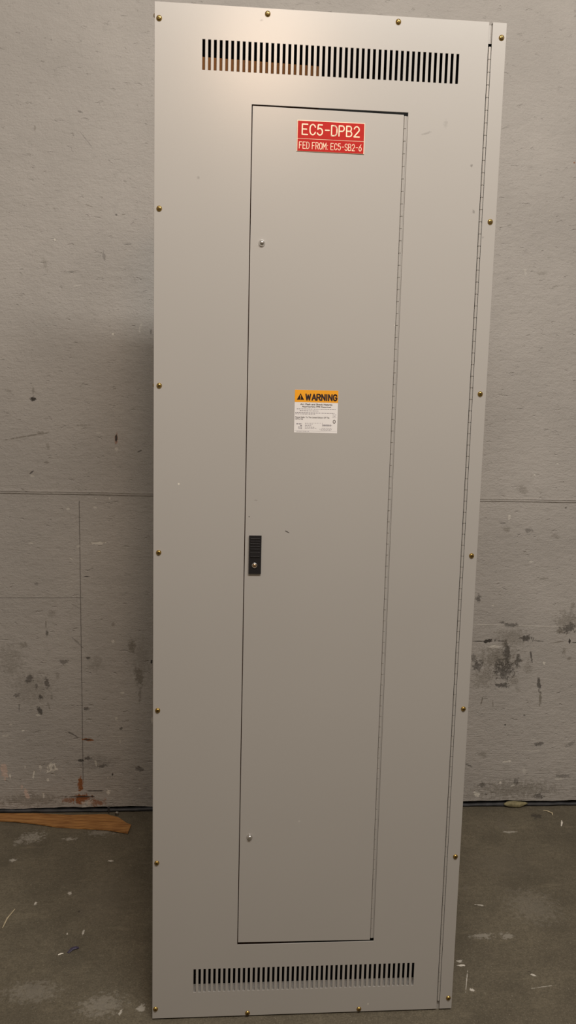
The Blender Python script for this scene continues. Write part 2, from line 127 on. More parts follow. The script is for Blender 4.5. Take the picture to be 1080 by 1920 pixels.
def seam(nt, xyz, horiz, c0, w, lo, hi, slope=0., wob=.0015, nz=None):
    """mask of a thin seam along x (horiz) or z"""
    a, b = (xyz.outputs['Z'], xyz.outputs['X']) if horiz else (xyz.outputs['X'], xyz.outputs['Z'])
    t = M2(nt, 'MULTIPLY_ADD', b, -slope, a)
    t = M2(nt, 'ADD', t, M2(nt, 'MULTIPLY', M2(nt, 'SUBTRACT', nz, .5), wob*2))
    d = M2(nt, 'ABSOLUTE', M2(nt, 'SUBTRACT', t, c0), 0)
    r = nt.nodes.new('ShaderNodeMapRange'); nt.links.new(d, r.inputs['Value'])
    r.inputs['From Min'].default_value = w*.45; r.inputs['From Max'].default_value = w; r.inputs['To Min'].default_value = 1; r.inputs['To Max'].default_value = 0
    f = M2(nt, 'MULTIPLY', r.outputs[0], M2(nt, 'GREATER_THAN', b, lo))
    return M2(nt, 'MULTIPLY', f, M2(nt, 'LESS_THAN', b, hi))

def wall_material(marks):
    m = mat('painted_wall', WALLC, .62, spec=.35); nt = m.node_tree; L = nt.links.new; b = nt.nodes['Principled BSDF']
    k = tuple(c*.90 for c in WALLC); k2 = tuple(c*1.06 for c in WALLC)
    col = ramp_mix(nt, tex(nt, 'n', 2.2, 6), k, k2)
    col = ramp_mix(nt, tex(nt, 'n', 26, 6), col, tuple(c*.80 for c in WALLC), .60, .95)
    # grubby streaks, denser towards the foot of the wall where it has been kicked and scuffed
    tc = nt.nodes.new('ShaderNodeTexCoord'); xyz = nt.nodes.new('ShaderNodeSeparateXYZ'); L(tc.outputs['Object'], xyz.inputs[0])
    low = nt.nodes.new('ShaderNodeMapRange'); L(xyz.outputs['Z'], low.inputs['Value']); low.inputs['From Min'].default_value = .0; low.inputs['From Max'].default_value = .45
    low.inputs['To Min'].default_value = 1; low.inputs['To Max'].default_value = 0
    st = tex(nt, 'n', 30, 6, (1.0, 1, 6.0), .7)
    sm = nt.nodes.new('ShaderNodeMapRange'); L(st, sm.inputs['Value']); sm.inputs['From Min'].default_value = .52; sm.inputs['From Max'].default_value = .68
    f = M2(nt, 'MULTIPLY', M2(nt, 'MULTIPLY', sm.outputs[0], low.outputs[0]), .55)
    mx = nt.nodes.new('ShaderNodeMix'); mx.data_type = 'RGBA'; L(f, mx.inputs['Factor']); L(col, mx.inputs['A']); mx.inputs['B'].default_value = (.11,.085,.065,1)
    col = mx.outputs['Result']
    # scattered pits and pale flecks
    for sc, thr, c in ((55, .045, (.16,.14,.12)), (38, .035, (.62,.58,.52))):
        v = tex(nt, 'v', sc, stretch=(1, 1, 1.4)); g = tex(nt, 'n', 9 if sc == 55 else 6, 3)
        pit = M2(nt, 'MULTIPLY', M2(nt, 'LESS_THAN', v, thr), M2(nt, 'GREATER_THAN', g, .56))
        mx = nt.nodes.new('ShaderNodeMix'); mx.data_type = 'RGBA'; L(M2(nt, 'MULTIPLY', pit, .55), mx.inputs['Factor']); L(col, mx.inputs['A']); mx.inputs['B'].default_value = (*c, 1)
        col = mx.outputs['Result']
    nz = tex(nt, 'n', 45, 3)
    sd = None
    for (h, c0, w, lo, hi, sl, al) in ((False, -.3355, .0016, .12, 1.13, -.004, .60), (True, .7935, .0016, -3, -.33, .009, .45), (True, .150, .0010, -.33, -.05, 0, .0)):
        s = M2(nt, 'MULTIPLY', seam(nt, xyz, h, c0, w, lo, hi, sl, .0012, nz), al)
        sd = s if sd is None else M2(nt, 'MAXIMUM', sd, s)
    mx = nt.nodes.new('ShaderNodeMix'); mx.data_type = 'RGBA'; L(sd, mx.inputs['Factor']); L(col, mx.inputs['A']); mx.inputs['B'].default_value = (.05,.04,.035,1); col = mx.outputs['Result']
    sl_ = M2(nt, 'MULTIPLY', seam(nt, xyz, True, .727, .0028, .9, 3, -.0245, .001, nz), .22)
    mx = nt.nodes.new('ShaderNodeMix'); mx.data_type = 'RGBA'; L(sl_, mx.inputs['Factor']); L(col, mx.inputs['A']); mx.inputs['B'].default_value = (.72,.68,.6,1); col = mx.outputs['Result']
    col, masks, _ = add_marks(m, marks, 'Y_AXIS', col)
    L(col, b.inputs['Base Color'])
    # relief: roller texture, trowel ridges, fine horizontal grain low down, seams, chips
    h = M2(nt, 'MULTIPLY', tex(nt, 'n', 150, 3), .4)
    rid = tex(nt, 'n', 22, 7, (1, 1, 1.6), .75)
    h = M2(nt, 'MULTIPLY_ADD', rid, 2.3, h)
    cr = nt.nodes.new('ShaderNodeMapRange'); L(tex(nt, 'n', 34, 4, (.7, 1, 1.5), .6), cr.inputs['Value']); cr.inputs['From Min'].default_value = .62; cr.inputs['From Max'].default_value = .70
    h = M2(nt, 'MULTIPLY_ADD', cr.outputs[0], -.8, h)
    gr = M2(nt, 'MULTIPLY', tex(nt, 'n', 45, 4, (.35, 1, 5), .6), .9)
    h = M2(nt, 'ADD', h, M2(nt, 'MULTIPLY', gr, M2(nt, 'ADD', low.outputs[0], .35)))
    h = M2(nt, 'MULTIPLY_ADD', sd, -.9, h)
    h = M2(nt, 'MULTIPLY_ADD', sl_, .8, h)
    if 'D' in masks: h = M2(nt, 'MULTIPLY_ADD', masks['D'], -.5, h)
    if 'L' in masks: h = M2(nt, 'MULTIPLY_ADD', masks['L'], -.35, h)
    bp = nt.nodes.new('ShaderNodeBump'); bp.inputs['Strength'].default_value = .75; bp.inputs['Distance'].default_value = .0034
    L(h, bp.inputs['Height']); L(bp.outputs['Normal'], b.inputs['Normal'])
    return m

def floor_material(marks):
    m = mat('concrete', FLOORC, .72, spec=.3); nt = m.node_tree; L = nt.links.new; b = nt.nodes['Principled BSDF']
    a = tuple(c*.78 for c in FLOORC); c2 = tuple(c*1.22 for c in FLOORC)
    col = ramp_mix(nt, tex(nt, 'n', 5.5, 7, rough=.62), a, c2)
    col = ramp_mix(nt, tex(nt, 'n', 190, 4, rough=.7), col, tuple(c*.5 for c in FLOORC), .47, .78)
    col = ramp_mix(nt, tex(nt, 'n', 260, 3, rough=.75), col, (.34,.30,.23), .56, .80)
    v = tex(nt, 'v', 75); g = tex(nt, 'n', 14, 2)
    f = M2(nt, 'MULTIPLY', M2(nt, 'LESS_THAN', v, .075), M2(nt, 'GREATER_THAN', g, .53))
    mx = nt.nodes.new('ShaderNodeMix'); mx.data_type = 'RGBA'; L(M2(nt, 'MULTIPLY', f, .6), mx.inputs['Factor']); L(col, mx.inputs['A']); mx.inputs['B'].default_value = (.42,.38,.30,1); col = mx.outputs['Result']
    col = ramp_mix(nt, tex(nt, 'n', 70, 5, rough=.75), col, tuple(c*.62 for c in FLOORC), .46, .80)
    col = ramp_mix(nt, tex(nt, 'n', 42, 6, rough=.8), col, (.27,.235,.17), .58, .82)
    # pale dusty drag marks
    dr = tex(nt, 'n', 7, 6, (1, 3.5, 1), .75)
    col = ramp_mix(nt, dr, col, tuple(min(1, c*1.5) for c in FLOORC), .56, .80)
    col, masks, _ = add_marks(m, marks, 'Z_AXIS', col)
    L(col, b.inputs['Base Color'])
    h = M2(nt, 'MULTIPLY_ADD', tex(nt, 'n', 60, 5), 1., M2(nt, 'MULTIPLY', tex(nt, 'n', 330, 3), .5))
    bp = nt.nodes.new('ShaderNodeBump'); bp.inputs['Strength'].default_value = .5; bp.inputs['Distance'].default_value = .0015
    L(h, bp.inputs['Height']); L(bp.outputs['Normal'], b.inputs['Normal'])
    return m

def sheet_material(name, marks):
    m = mat(name, SHEETC, .38, spec=.5); nt = m.node_tree; L = nt.links.new; b = nt.nodes['Principled BSDF']
    col = ramp_mix(nt, tex(nt, 'n', 1.6, 3), tuple(c*.985 for c in SHEETC), tuple(c*1.015 for c in SHEETC))
    if marks: col, _, _ = add_marks(m, marks, 'Y_AXIS', col)
    L(col, b.inputs['Base Color'])
    r = nt.nodes.new('ShaderNodeMapRange'); L(tex(nt, 'n', 3, 4), r.inputs['Value']); r.inputs['To Min'].default_value = .26; r.inputs['To Max'].default_value = .31
    L(r.outputs[0], b.inputs['Roughness'])
    bp = nt.nodes.new('ShaderNodeBump'); bp.inputs['Strength'].default_value = .10; bp.inputs['Distance'].default_value = .0006
    L(tex(nt, 'n', 700, 2), bp.inputs['Height']); L(bp.outputs['Normal'], b.inputs['Normal'])
    return m

WALLC = (.425, .395, .362); FLOORC = (.140, .120, .085); SHEETC = (.405, .385, .358)
# the same wall paint throughout; each field of the wall only carries the marks that lie on it
WX = [-.40, -.25, .5, 1.17, 1.30]; WZ = [.14, .24, .38, .55, .75, 1.1, 1.75]
FX = [-.3, .4, 1.1]
def overlaps(mk, xa, xb, za, zb):
    r = max(abs(mk[2]), abs(mk[3]))*(1.1+1.7*mk[7])+.002
    return mk[0]+r > xa and mk[0]-r < xb and mk[1]+r > za and mk[1]-r < zb
cache = {}
def wall_cell(i, j):
    e = [-99]+WX+[99]; g = [-99]+WZ+[99]
    ms = tuple(k for k in WALL_MARKS if overlaps(k, e[i], e[i+1], g[j], g[j+1]))
    if ms not in cache: cache[ms] = wall_material(ms)
    return cache[ms]
M_walls = [wall_cell(i, j) for i in range(6) for j in range(8)]
M_wall = wall_material(())
M_floors = [floor_material([k for k in FLOOR_MARKS if overlaps(k, a, b, -99, 99)]) for a, b in zip([-99]+FX, FX+[99])]
M_sheet = sheet_material('grey_enamel', SHEET_MARKS); M_box = sheet_material('grey_enamel_box', None)
M_black = mat('black_plastic', (.012,.011,.012), .38, bump=.15, bscale=900)
M_dark = mat('shade_black', (.010,.009,.008), .8, noise=.3, nscale=20)  # near-black colour standing in for shade inside openings and recesses
M_gold = mat('yellow_zinc', (.48,.32,.10), .30, metal=1., noise=.25, nscale=300)
M_slot = mat('screw_recess', (.05,.035,.012), .5, metal=.6, noise=.2)
M_chrome = mat('chrome', (.80,.79,.78), .12, metal=1., noise=.05, nscale=200)
M_brass = mat('brass', (.75,.50,.28), .25, metal=1., noise=.1, nscale=200)
M_red = mat('red_laminate', (.44,.012,.008), .55, spec=.15, noise=.06, nscale=60)
M_cream = mat('cream_laminate', (.86,.70,.50), .45, noise=.03)
M_orange = mat('orange_sticker', (.85,.36,.015), .4, noise=.03)
M_white = mat('white_sticker', (.78,.75,.73), .4, noise=.02)
M_ink = mat('black_ink', (.03,.012,.012), .5, noise=.1)
M_grey_ink = mat('grey_ink', (.20,.18,.20), .5, noise=.1)
M_wood = mat('veneer', (.34,.155,.045), .5, bump=.0)
M_ply = mat('brown_board', (.21,.085,.022), .7, spec=.2, noise=.12, nscale=12)
M_seal = mat('dark_rubber', (.035,.035,.038), .55, noise=.5, nscale=25, bump=.5, bscale=120)
M_foam = mat('yellowed_sealant', (.22,.19,.10), .8, noise=.3, nscale=80, bump=.6, bscale=150)
M_steel = mat('dull_steel', (.5,.48,.45), .3, metal=1., noise=.2, nscale=200)
M_straw = mat('pale_splinter', (.50,.42,.28), .7, noise=.2, nscale=120)
M_paper = mat('white_scrap', (.75,.70,.62), .7, noise=.1, nscale=120)
M_purple = mat('dark_purple_scrap', (.055,.045,.085), .5, noise=.3, nscale=120)
def wood_nodes():
    nt = M_wood.node_tree; b = nt.nodes['Principled BSDF']
    g = tex(nt, 'n', 14, 6, (1.2, 14, 14), .6)
    col = ramp_mix(nt, g, (.21,.085,.022), (.47,.235,.075), .35, .65)
    nt.links.new(col, b.inputs['Base Color'])
wood_nodes()

# ------------------------------------------------------------------ mesh helpers
def link(name, bm, mats, parent=None, smooth=False, loc=(0,0,0)):
    me = bpy.data.meshes.new(name); bmesh.ops.recalc_face_normals(bm, faces=bm.faces); bm.to_mesh(me); bm.free()
    for m in (mats if isinstance(mats, (list, tuple)) else [mats]): me.materials.append(m)
    if smooth:
        for p in me.polygons: p.use_smooth = True
    o = bpy.data.objects.new(name, me); C.objects.link(o); o.location = loc
    if parent: o.parent = parent
    return o
def box(bm, x0, x1, y0, y1, z0, z1, mi=0):
    r = bmesh.ops.create_cube(bm, size=1, matrix=Matrix.Translation(((x0+x1)/2, (y0+y1)/2, (z0+z1)/2)) @ Matrix.Diagonal((x1-x0, y1-y0, z1-z0, 1)))
    for f in {f for v in r['verts'] for f in v.link_faces}: f.material_index = mi
    return r['verts']
def bevel_mod(o, w, seg=2, ang=40):
    m = o.modifiers.new('bevel', 'BEVEL'); m.width = w; m.segments = seg; m.limit_method = 'ANGLE'; m.angle_limit = math.radians(ang); return m
def lathe(bm, prof, seg=28, cx=0, cz=0, mi=0):
    """profile of (radius, y) about the y axis, y towards -front"""
    rings = []
    for r, y in prof:
        if r < 1e-6: rings.append([bm.verts.new((cx, y, cz))])
        else: rings.append([bm.verts.new((cx+r*math.cos(2*PI*i/seg), y, cz+r*math.sin(2*PI*i/seg))) for i in range(seg)])
    for a, b in zip(rings, rings[1:]):
        for i in range(seg):
            j = (i+1) % seg
            if len(a) == 1 and len(b) == 1: continue
            if len(a) == 1: f = bm.faces.new((a[0], b[i], b[j]))
            elif len(b) == 1: f = bm.faces.new((a[i], a[j], b[0]))
            else: f = bm.faces.new((a[i], a[j], b[j], b[i]))
            f.material_index = mi; f.smooth = True
def plate(bm, x0, x1, z0, z1, y0, y1, holes):
    """a sheet in the xz plane with rectangular holes"""
    xs = sorted({x0, x1} | {h[0] for h in holes} | {h[1] for h in holes}); zs = sorted({z0, z1} | {h[2] for h in holes} | {h[3] for h in holes})
    nx, nz = len(xs)-1, len(zs)-1
    solid = [[not any(h[0]-1e-7 < (xs[i]+xs[i+1])/2 < h[1]+1e-7 and h[2]-1e-7 < (zs[j]+zs[j+1])/2 < h[3]+1e-7 for h in holes) for j in range(nz)] for i in range(nx)]
    V = {}
    def v(i, j, k):
        if (i, j, k) not in V: V[i, j, k] = bm.verts.new((xs[i], (y0, y1)[k], zs[j]))
        return V[i, j, k]
    for i in range(nx):
        for j in range(nz):
            if not solid[i][j]: continue
            bm.faces.new((v(i,j,0), v(i+1,j,0), v(i+1,j+1,0), v(i,j+1,0)))
            bm.faces.new((v(i,j,1), v(i,j+1,1), v(i+1,j+1,1), v(i+1,j,1)))
            for (di, dj, a, b) in ((-1,0,(i,j),(i,j+1)), (1,0,(i+1,j+1),(i+1,j)), (0,-1,(i+1,j),(i,j)), (0,1,(i,j+1),(i+1,j+1))):
                ii, jj = i+di, j+dj
                if 0 <= ii < nx and 0 <= jj < nz and solid[ii][jj]: continue
                bm.faces.new((v(*a,0), v(*b,0), v(*b,1), v(*a,1)))
def text_into(bm, s, x0, x1, z0, z1, y, depth=.0003, offset=0., mi=0, spacing=1.):
    cu = bpy.data.curves.new('t', 'FONT'); cu.body = s; cu.size = 1; cu.offset = offset; cu.space_character = spacing; cu.resolution_u = 3
    ob = bpy.data.objects.new('t', cu); C.objects.link(ob)
    dg = bpy.context.evaluated_depsgraph_get(); dg.update()
    me = bpy.data.meshes.new_from_object(ob.evaluated_get(dg))
    bpy.data.objects.remove(ob); bpy.data.curves.remove(cu)
    if not len(me.vertices): return
    xa = min(v.co.x for v in me.vertices); xb = max(v.co.x for v in me.vertices); ya = min(v.co.y for v in me.vertices); yb = max(v.co.y for v in me.vertices)
    b2 = bmesh.new(); b2.from_mesh(me)
    for v in b2.verts:
        v.co = Vector((x0+(v.co.x-xa)/(xb-xa)*(x1-x0), y, z0+(v.co.y-ya)/max(1e-6, yb-ya)*(z1-z0)))
    r = bmesh.ops.extrude_face_region(b2, geom=b2.faces[:])
    for g in r['geom']:
        if isinstance(g, bmesh.types.BMVert): g.co.y -= depth
    tmp = bpy.data.meshes.new('t2'); b2.to_mesh(tmp); b2.free()
    n0 = len(bm.faces); bm.from_mesh(tmp); bm.faces.ensure_lookup_table()
    for f in bm.faces[n0:]: f.material_index = mi
    bpy.data.meshes.remove(tmp); bpy.data.meshes.remove(me)
def arc(cx, cy, rx, ry, a0, a1, n=10):
    return [(cx+rx*math.cos(math.radians(a0+(a1-a0)*i/n)), cy+ry*math.sin(math.radians(a0+(a1-a0)*i/n))) for i in range(n+1)]
STROKES = {   # single-stroke engraving letters in a unit box, width .62
 'E': [[(.62,1),(0,1),(0,0),(.62,0)],[(0,.52),(.5,.52)]], 'F': [[(.6,1),(0,1),(0,0)],[(0,.52),(.46,.52)]],
 'C': [arc(.34,.62,.32,.38,20,180)+arc(.34,.38,.32,.38,180,340)], 'D': [[(0,0),(0,1),(.28,1)]+arc(.28,.62,.34,.38,90,0)+arc(.28,.38,.34,.38,0,-90)+[(0,0)]],
 'P': [[(0,0),(0,1)]+arc(.34,.74,.26,.26,90,-90)+[(0,.48)]], 'B': [[(0,0),(0,1)]+arc(.32,.76,.24,.24,90,-90)+[(0,.52)],[(.32,.52)]+arc(.34,.26,.27,.26,90,-90)+[(0,0)]],
 'R': [[(0,0),(0,1)]+arc(.34,.74,.26,.26,90,-90)+[(0,.48)],[(.3,.48),(.62,0)]], 'O': [arc(.32,.62,.32,.38,0,180)+arc(.32,.38,.32,.38,180,360)+[(.64,.62)]],
 'M': [[(0,0),(0,1),(.36,.35),(.72,1),(.72,0)]], 'S': [arc(.31,.75,.28,.25,20,270)+arc(.31,.25,.30,.25,90,-160)], '-': [[(.06,.5),(.5,.5)]],
 'W': [[(0,1),(.20,0),(.42,.85),(.64,0),(.84,1)]], 'A': [[(0,0),(.33,1),(.66,0)],[(.12,.32),(.54,.32)]], 'N': [[(0,0),(0,1),(.60,0),(.60,1)]], 'I': [[(.04,0),(.04,1)]],
 'G': [arc(.32,.66,.30,.34,20,180)+arc(.32,.34,.30,.34,180,360)+[(.62,.46),(.36,.46)]],
 '2': [arc(.30,.70,.29,.30,165,-20)+[(.0,.0),(.62,.0)]], '5': [[(.56,1),(.10,1),(.05,.56)]+arc(.29,.33,.31,.33,125,-155)],
 '6': [[(.50,1),(.08,.52)]+[]+arc(.31,.31,.30,.31,150,-210)], ':': [[(.1,.62),(.1,.66)],[(.1,.04),(.1,.08)]], ' ': []}
ADV = {'W': 1.16, 'I': .40, 'M': .98, ':': .42, ' ': .48, '-': .78}
def engrave(bm, s, x0, x1, z0, z1, y, w):
    tot = sum(ADV.get(c, .88) for c in s[:-1])+.62; k = (x1-x0)/tot; x = x0; h = z1-z0; n = 0
    for c in s:
        for st in STROKES[c]:
            P = [Vector((x+a*k, 0, z0+b*h)) for a, b in st]; yy = y-.00022-.00001*(n % 5); n += 1
            for a, b in zip(P, P[1:]):
                d = (b-a)
                if d.length < 1e-7: continue
                d.normalize(); q = Vector((-d.z, 0, d.x))*w
                for v0 in ([a+q, b+q, b-q, a-q],):
                    lo = [bm.verts.new((v.x, y, v.z)) for v in v0]; hi = [bm.verts.new((v.x, yy, v.z)) for v in v0]
                    bm.faces.new(hi)
                    for i in range(4): bm.faces.new((lo[i], lo[(i+1) % 4], hi[(i+1) % 4], hi[i]))
            for a in P:
                lo = [bm.verts.new((a.x+w*math.cos(PI*i/5), y, a.z+w*math.sin(PI*i/5))) for i in range(10)]
                hi = [bm.verts.new((v.co.x, yy-.000005, v.co.z)) for v in lo]; bm.faces.new(hi)
                for i in range(10): bm.faces.new((lo[i], lo[(i+1) % 10], hi[(i+1) % 10], hi[i]))
        x += ADV.get(c, .88)*k
def tag(o, label=None, cat=None, group=None, kind=None):
    for k, v in (('label', label), ('category', cat), ('group', group), ('kind', kind)):
        if v: o[k] = v
    return o

# ------------------------------------------------------------------ setting
def nz(x, s=0.):
    return math.sin(x*7.1+s)*.5+math.sin(x*17.3+1.3+s)*.3+math.sin(x*41.7+2.1+s*2)*.2+math.sin(x*97+s)*.12
bm = bmesh.new()
for k, (a, b) in enumerate(zip([-5]+FX, FX+[6])):
    v4 = [bm.verts.new(c) for c in ((a,-9,0),(b,-9,0),(b,.12,0),(a,.12,0))]; bm.faces.new(v4).material_index = k
bmesh.ops.remove_doubles(bm, verts=bm.verts, dist=1e-5)
bmesh.ops.solidify(bm, geom=bm.faces[:], thickness=.1)
tag(link('floor', bm, M_floors), kind='structure')
bm = bmesh.new()   # wall: its foot is ragged and stops just above the floor
N_ = 900; X0, X1 = -5., 6.
top = []; bot = []
xs_ = [-5 + (3.9)*i/60 for i in range(60)] + [-1.1+2.9*i/N_ for i in range(N_)] + [1.8+4.2*i/60 for i in range(61)]
xs_ = sorted(set(xs_) | set(WX)); pv = None
for x in xs_:
    zb = .0185+.0035*nz(x*1.3, 4)+(.004 if x > .7 else 0)
    col_ = [bm.verts.new((x, 0, z)) for z in [zb]+WZ+[5.2]]; a, t = col_[0], col_[-1]; k = bm.verts.new((x, .11, zb)); tb = bm.verts.new((x, .11, 5.2))
    if pv:
        ci = sum((x+pv[4])/2 > q for q in WX)
        for j in range(8): bm.faces.new((pv[5][j], a if j == 0 else col_[j], col_[j+1], pv[5][j+1])).material_index = ci*8+j
        bm.faces.new((pv[0], pv[2], k, a)); bm.faces.new((pv[2], pv[3], tb, k)); bm.faces.new((pv[1], t, tb, pv[3]))
    pv = (a, t, k, tb, x, col_)
tag(link('wall_back', bm, M_walls), kind='structure')
bm = bmesh.new(); box(bm, -5, 6, .05, .1, 0, .03); tag(link('gap_shade', bm, M_dark), kind='structure')  # dark strip painting the shade in the gap under the wall foot
def strip(name, x0, x1, f, m, n=500, seg=8):
    bm = bmesh.new(); pr = None
    for i in range(n+1):
        x = x0+(x1-x0)*i/n; cy, cz, ry, rz = f(x)
        r = [bm.verts.new((x, cy+ry*math.cos(2*PI*k/seg+.3), cz+rz*math.sin(2*PI*k/seg+.3))) for k in range(seg)]
        if pr:
            for k in range(seg): bm.faces.new((pr[k], r[k], r[(k+1) % seg], pr[(k+1) % seg]))
        else: bm.faces.new(r)
        pr = r
    bm.faces.new(pr)
    return link(name, bm, m, smooth=True)
tag(strip('trim_1', -2.5, 3.2, lambda x: (.004+.003*nz(x, 1), .0065+.0012*nz(x*1.4, 2), .0085, .0062+.0018*nz(x*2, 3)), M_seal, 900), kind='structure')
# board joint cover across the wall: two shallow rounded ridges
bm = bmesh.new()
prof = [(0,-.0062),(-.0015,-.0058),(-.0028,-.0040),(-.0030,-.0010),(-.0016,.0000),(-.0030,.0012),(-.0040,.0040),(-.0034,.0062),(0,.0068)]
pv = None
for i in range(241):
    x = -5+11*i/240; zc = 1.1567+.0012*nz(x, 5)-.0008*x
    r = [bm.verts.new((x, y-.0002, zc+z)) for y, z in prof]
    if pv:
        for k in range(len(prof)-1): bm.faces.new((pv[k], r[k], r[k+1], pv[k+1]))
    pv = r
tag(link('trim_2', bm, M_wall), kind='structure')

# ------------------------------------------------------------------ panelboard
PB = bpy.data.objects.new('electrical_panelboard', None); C.objects.link(PB)
PB.location = (0, -1.0173, 0); PB.rotation_euler = (0, 0, .00248)
tag(PB, 'tall grey electrical panelboard cabinet with vent slots standing on the concrete floor', 'electrical panel')
W, H, T = .7347, 2.286, .002
# enclosure box
bm = bmesh.new()
bx0, bx1, by0, by1, bz1 = .0035, W-.0035, .0085, .20, 2.282
box(bm, bx0, bx0+.002, by0, by1, 0, bz1); box(bm, bx1-.002, bx1, by0, by1, 0, bz1)
box(bm, bx0, bx1, by1-.002, by1, 0, bz1); box(bm, bx0, bx1, by0, by1, bz1-.002, bz1); box(bm, bx0, bx1, by0, by1, 0, .002)
plate(bm, bx0, bx1, .0, bz1, .0062, .0082, [(.025, .7095, .0235, 2.2455)])
link('enclosure', bm, M_box, PB)
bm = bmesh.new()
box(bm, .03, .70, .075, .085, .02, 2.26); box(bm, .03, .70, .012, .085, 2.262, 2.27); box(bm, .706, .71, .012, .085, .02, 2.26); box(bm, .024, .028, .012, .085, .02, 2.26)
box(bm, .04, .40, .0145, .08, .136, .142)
link('shade_liner', bm, M_dark, PB)  # added black liner: its colour gives the shade inside the enclosed cabinet
bm = bmesh.new(); box(bm, .05, .68, .0045, .027, .066, .0688); box(bm, .05, .68, .025, .027, .0688, .0715)
tag(link('bottom_sill', bm, M_box, PB))
# front cover
NS = 46; P0, P1, SW = .1006, .6329, .0056
slots = [(P0+(P1-P0)*i/(NS-1)-SW/2, P0+(P1-P0)*i/(NS-1)+SW/2) for i in range(NS)]
holes = [(a, b, 2.1600, 2.2190) for a, b in slots] + [(a, b, .0708, .1308) for a, b in slots] + [(.2014, .5322, .1922, 2.0975)]
bm = bmesh.new(); plate(bm, 0, .6969, .0045, H, 0, T, holes)
cov = link('cover', bm, M_sheet, PB); bevel_mod(cov, .0006, 2)
bm = bmesh.new(); box(bm, 0, .0016, T, .013, .0045, H-.001); box(bm, .0016, .6969, T, .013, H-.0016, H); 
link('cover_flange', bm, M_sheet, PB)
bm = bmesh.new(); box(bm, .7043, W, 0, T, .0045, H); box(bm, W-.0016, W, T, .013, .0045, H); box(bm, .7043, W-.0016, T, .013, H-.0016, H)
st = link('hinge_side_strip', bm, M_sheet, PB); bevel_mod(st, .0006, 2)
# door
bm = bmesh.new(); box(bm, .2032, .5232, -.0002, .0016, .1958, 2.0926); box(bm, .2032, .2046, .0016, .012, .1958, 2.0926); box(bm, .206, .5232, .0016, .010, .1958, .1970); box(bm, .206, .5232, .0016, .010, 2.0914, 2.0926)
for v in bm.verts: v.co.z += .0024*(.5232-v.co.x)/.32
door = link('door', bm, M_sheet, PB); bevel_mod(door, .0005, 2)
def hinge(name, cx, z0, z1, r, par):
    bm = bmesh.new(); n = round((z1-z0)/.0254); s = (z1-z0)/n; seg = 10
    for i in range(n):
        a = z0+i*s+.0007; b = z0+(i+1)*s-.0007
        M_ = Matrix.Translation((cx, .0008, (a+b)/2))
        bmesh.ops.create_cone(bm, cap_ends=True, segments=seg, radius1=r, radius2=r, depth=b-a, matrix=M_)
    bmesh.ops.create_cone(bm, cap_ends=True, segments=8, radius1=r*.72, radius2=r*.72, depth=z1-z0, matrix=Matrix.Translation((cx, .0008, (z0+z1)/2)))
    return link(name, bm, M_sheet, par)
hinge('hinge', .7006, .0275, 2.2369, .0029, PB)
hinge('hinge', .5267, .2010, 2.0900, .0029, door)
bm = bmesh.new(); box(bm, .5225, .5340, .0026, .0034, .1990, 2.0905); link('hinge_leaf', bm, M_box, door)
# door fasteners: domed chrome studs
for x, z in ((.2279, 1.8189), (.2261, .4681)):
    bm = bmesh.new(); lathe(bm, [(.0072,-.0002),(.0072,-.0010),(.0060,-.0022),(.0052,-.0044),(.0034,-.0062),(.0014,-.0068),(0,-.0069)])
    box(bm, -.0030, .0030, -.0071, -.0060, -.0005, .0005)
    tag(link('door_fastener', bm, M_chrome, door, loc=(x, 0, z)), 'domed chrome fastener')
# latch handle
bm = bmesh.new()
box(bm, .2121, .2398, -.0050, -.0002, 1.1008, 1.1876)
for i in range(5): box(bm, .2150, .2368, -.0062, -.0050, 1.1800-.0060*i, 1.1815-.0060*i)
box(bm, .2145, .2373, -.0066, -.0050, 1.1385, 1.1505)
box(bm, .2160, .2358, -.0072, -.0066, 1.1400, 1.1412)
lt = link('latch_handle', bm, M_black, PB); bevel_mod(lt, .0006, 2)
tag(lt, 'black plastic latch handle with a round key lock')
bm = bmesh.new(); lathe(bm, [(.0062,-.0048),(.0062,-.0068),(.0054,-.0074),(.0040,-.0074),(.0038,-.0066)], 28, 0, 0, 0)
lathe(bm, [(.0038,-.0066),(.0034,-.0078),(.0015,-.0086),(0,-.0087)], 28, 0, 0, 1)
box(bm, -.0004, .0004, -.0094, -.0080, -.0018, .0018, 2); box(bm, -.0024, .0024, -.0090, -.0080, .0000, .0012, 2)
tag(link('lock_cylinder', bm, [M_chrome, M_brass, M_dark], lt, loc=(.2252, 0, 1.1200)), 'round chrome and brass key lock')
# screws
bm = bmesh.new(); lathe(bm, [(.0058,0),(.0058,-.0010),(.0050,-.0016),(.0046,-.0026),(.0036,-.0034),(.0022,-.0038),(0,-.0038)], 24)
box(bm, -.0034, .0034, -.0040, -.0030, -.0007, .0007, 1); box(bm, -.0007, .0007, -.0040, -.0030, -.0034, .0034, 1)
sp = [(.0095,2.2541),(.0108,1.8810),(.0120,1.5132),(.0120,1.1464),(.0108,.7801),(.0098,.4067),(.0078,.0300),
      (.7244,2.2561),(.7222,1.8825),(.7212,1.5128),(.7220,1.1461),(.7228,.7801),(.7234,.4081),(.7254,.0335),(.2308,2.2749),(.5033,2.2750),(.2292,.0112),(.5028,.0118)]
s0 = link('screw', bm, [M_gold, M_slot], PB)
tag(s0, 'yellow zinc screw head')
for i, (x, z) in enumerate(sp):
    s = s0 if i == 0 else s0.copy()
    if i: C.objects.link(s); s.parent = PB
    s.location = (x, 0, z); s.rotation_euler = (0, random.uniform(0, PI/2), 0)
# screws in the left side flange: only their heads show past the edge
for z in (2.2611, 1.5136):
    s = s0.copy(); C.objects.link(s); s.parent = PB; s.location = (0.0, .0068, z); s.rotation_euler = (0, 0, -PI/2); s.scale = (.8,.55,.8)
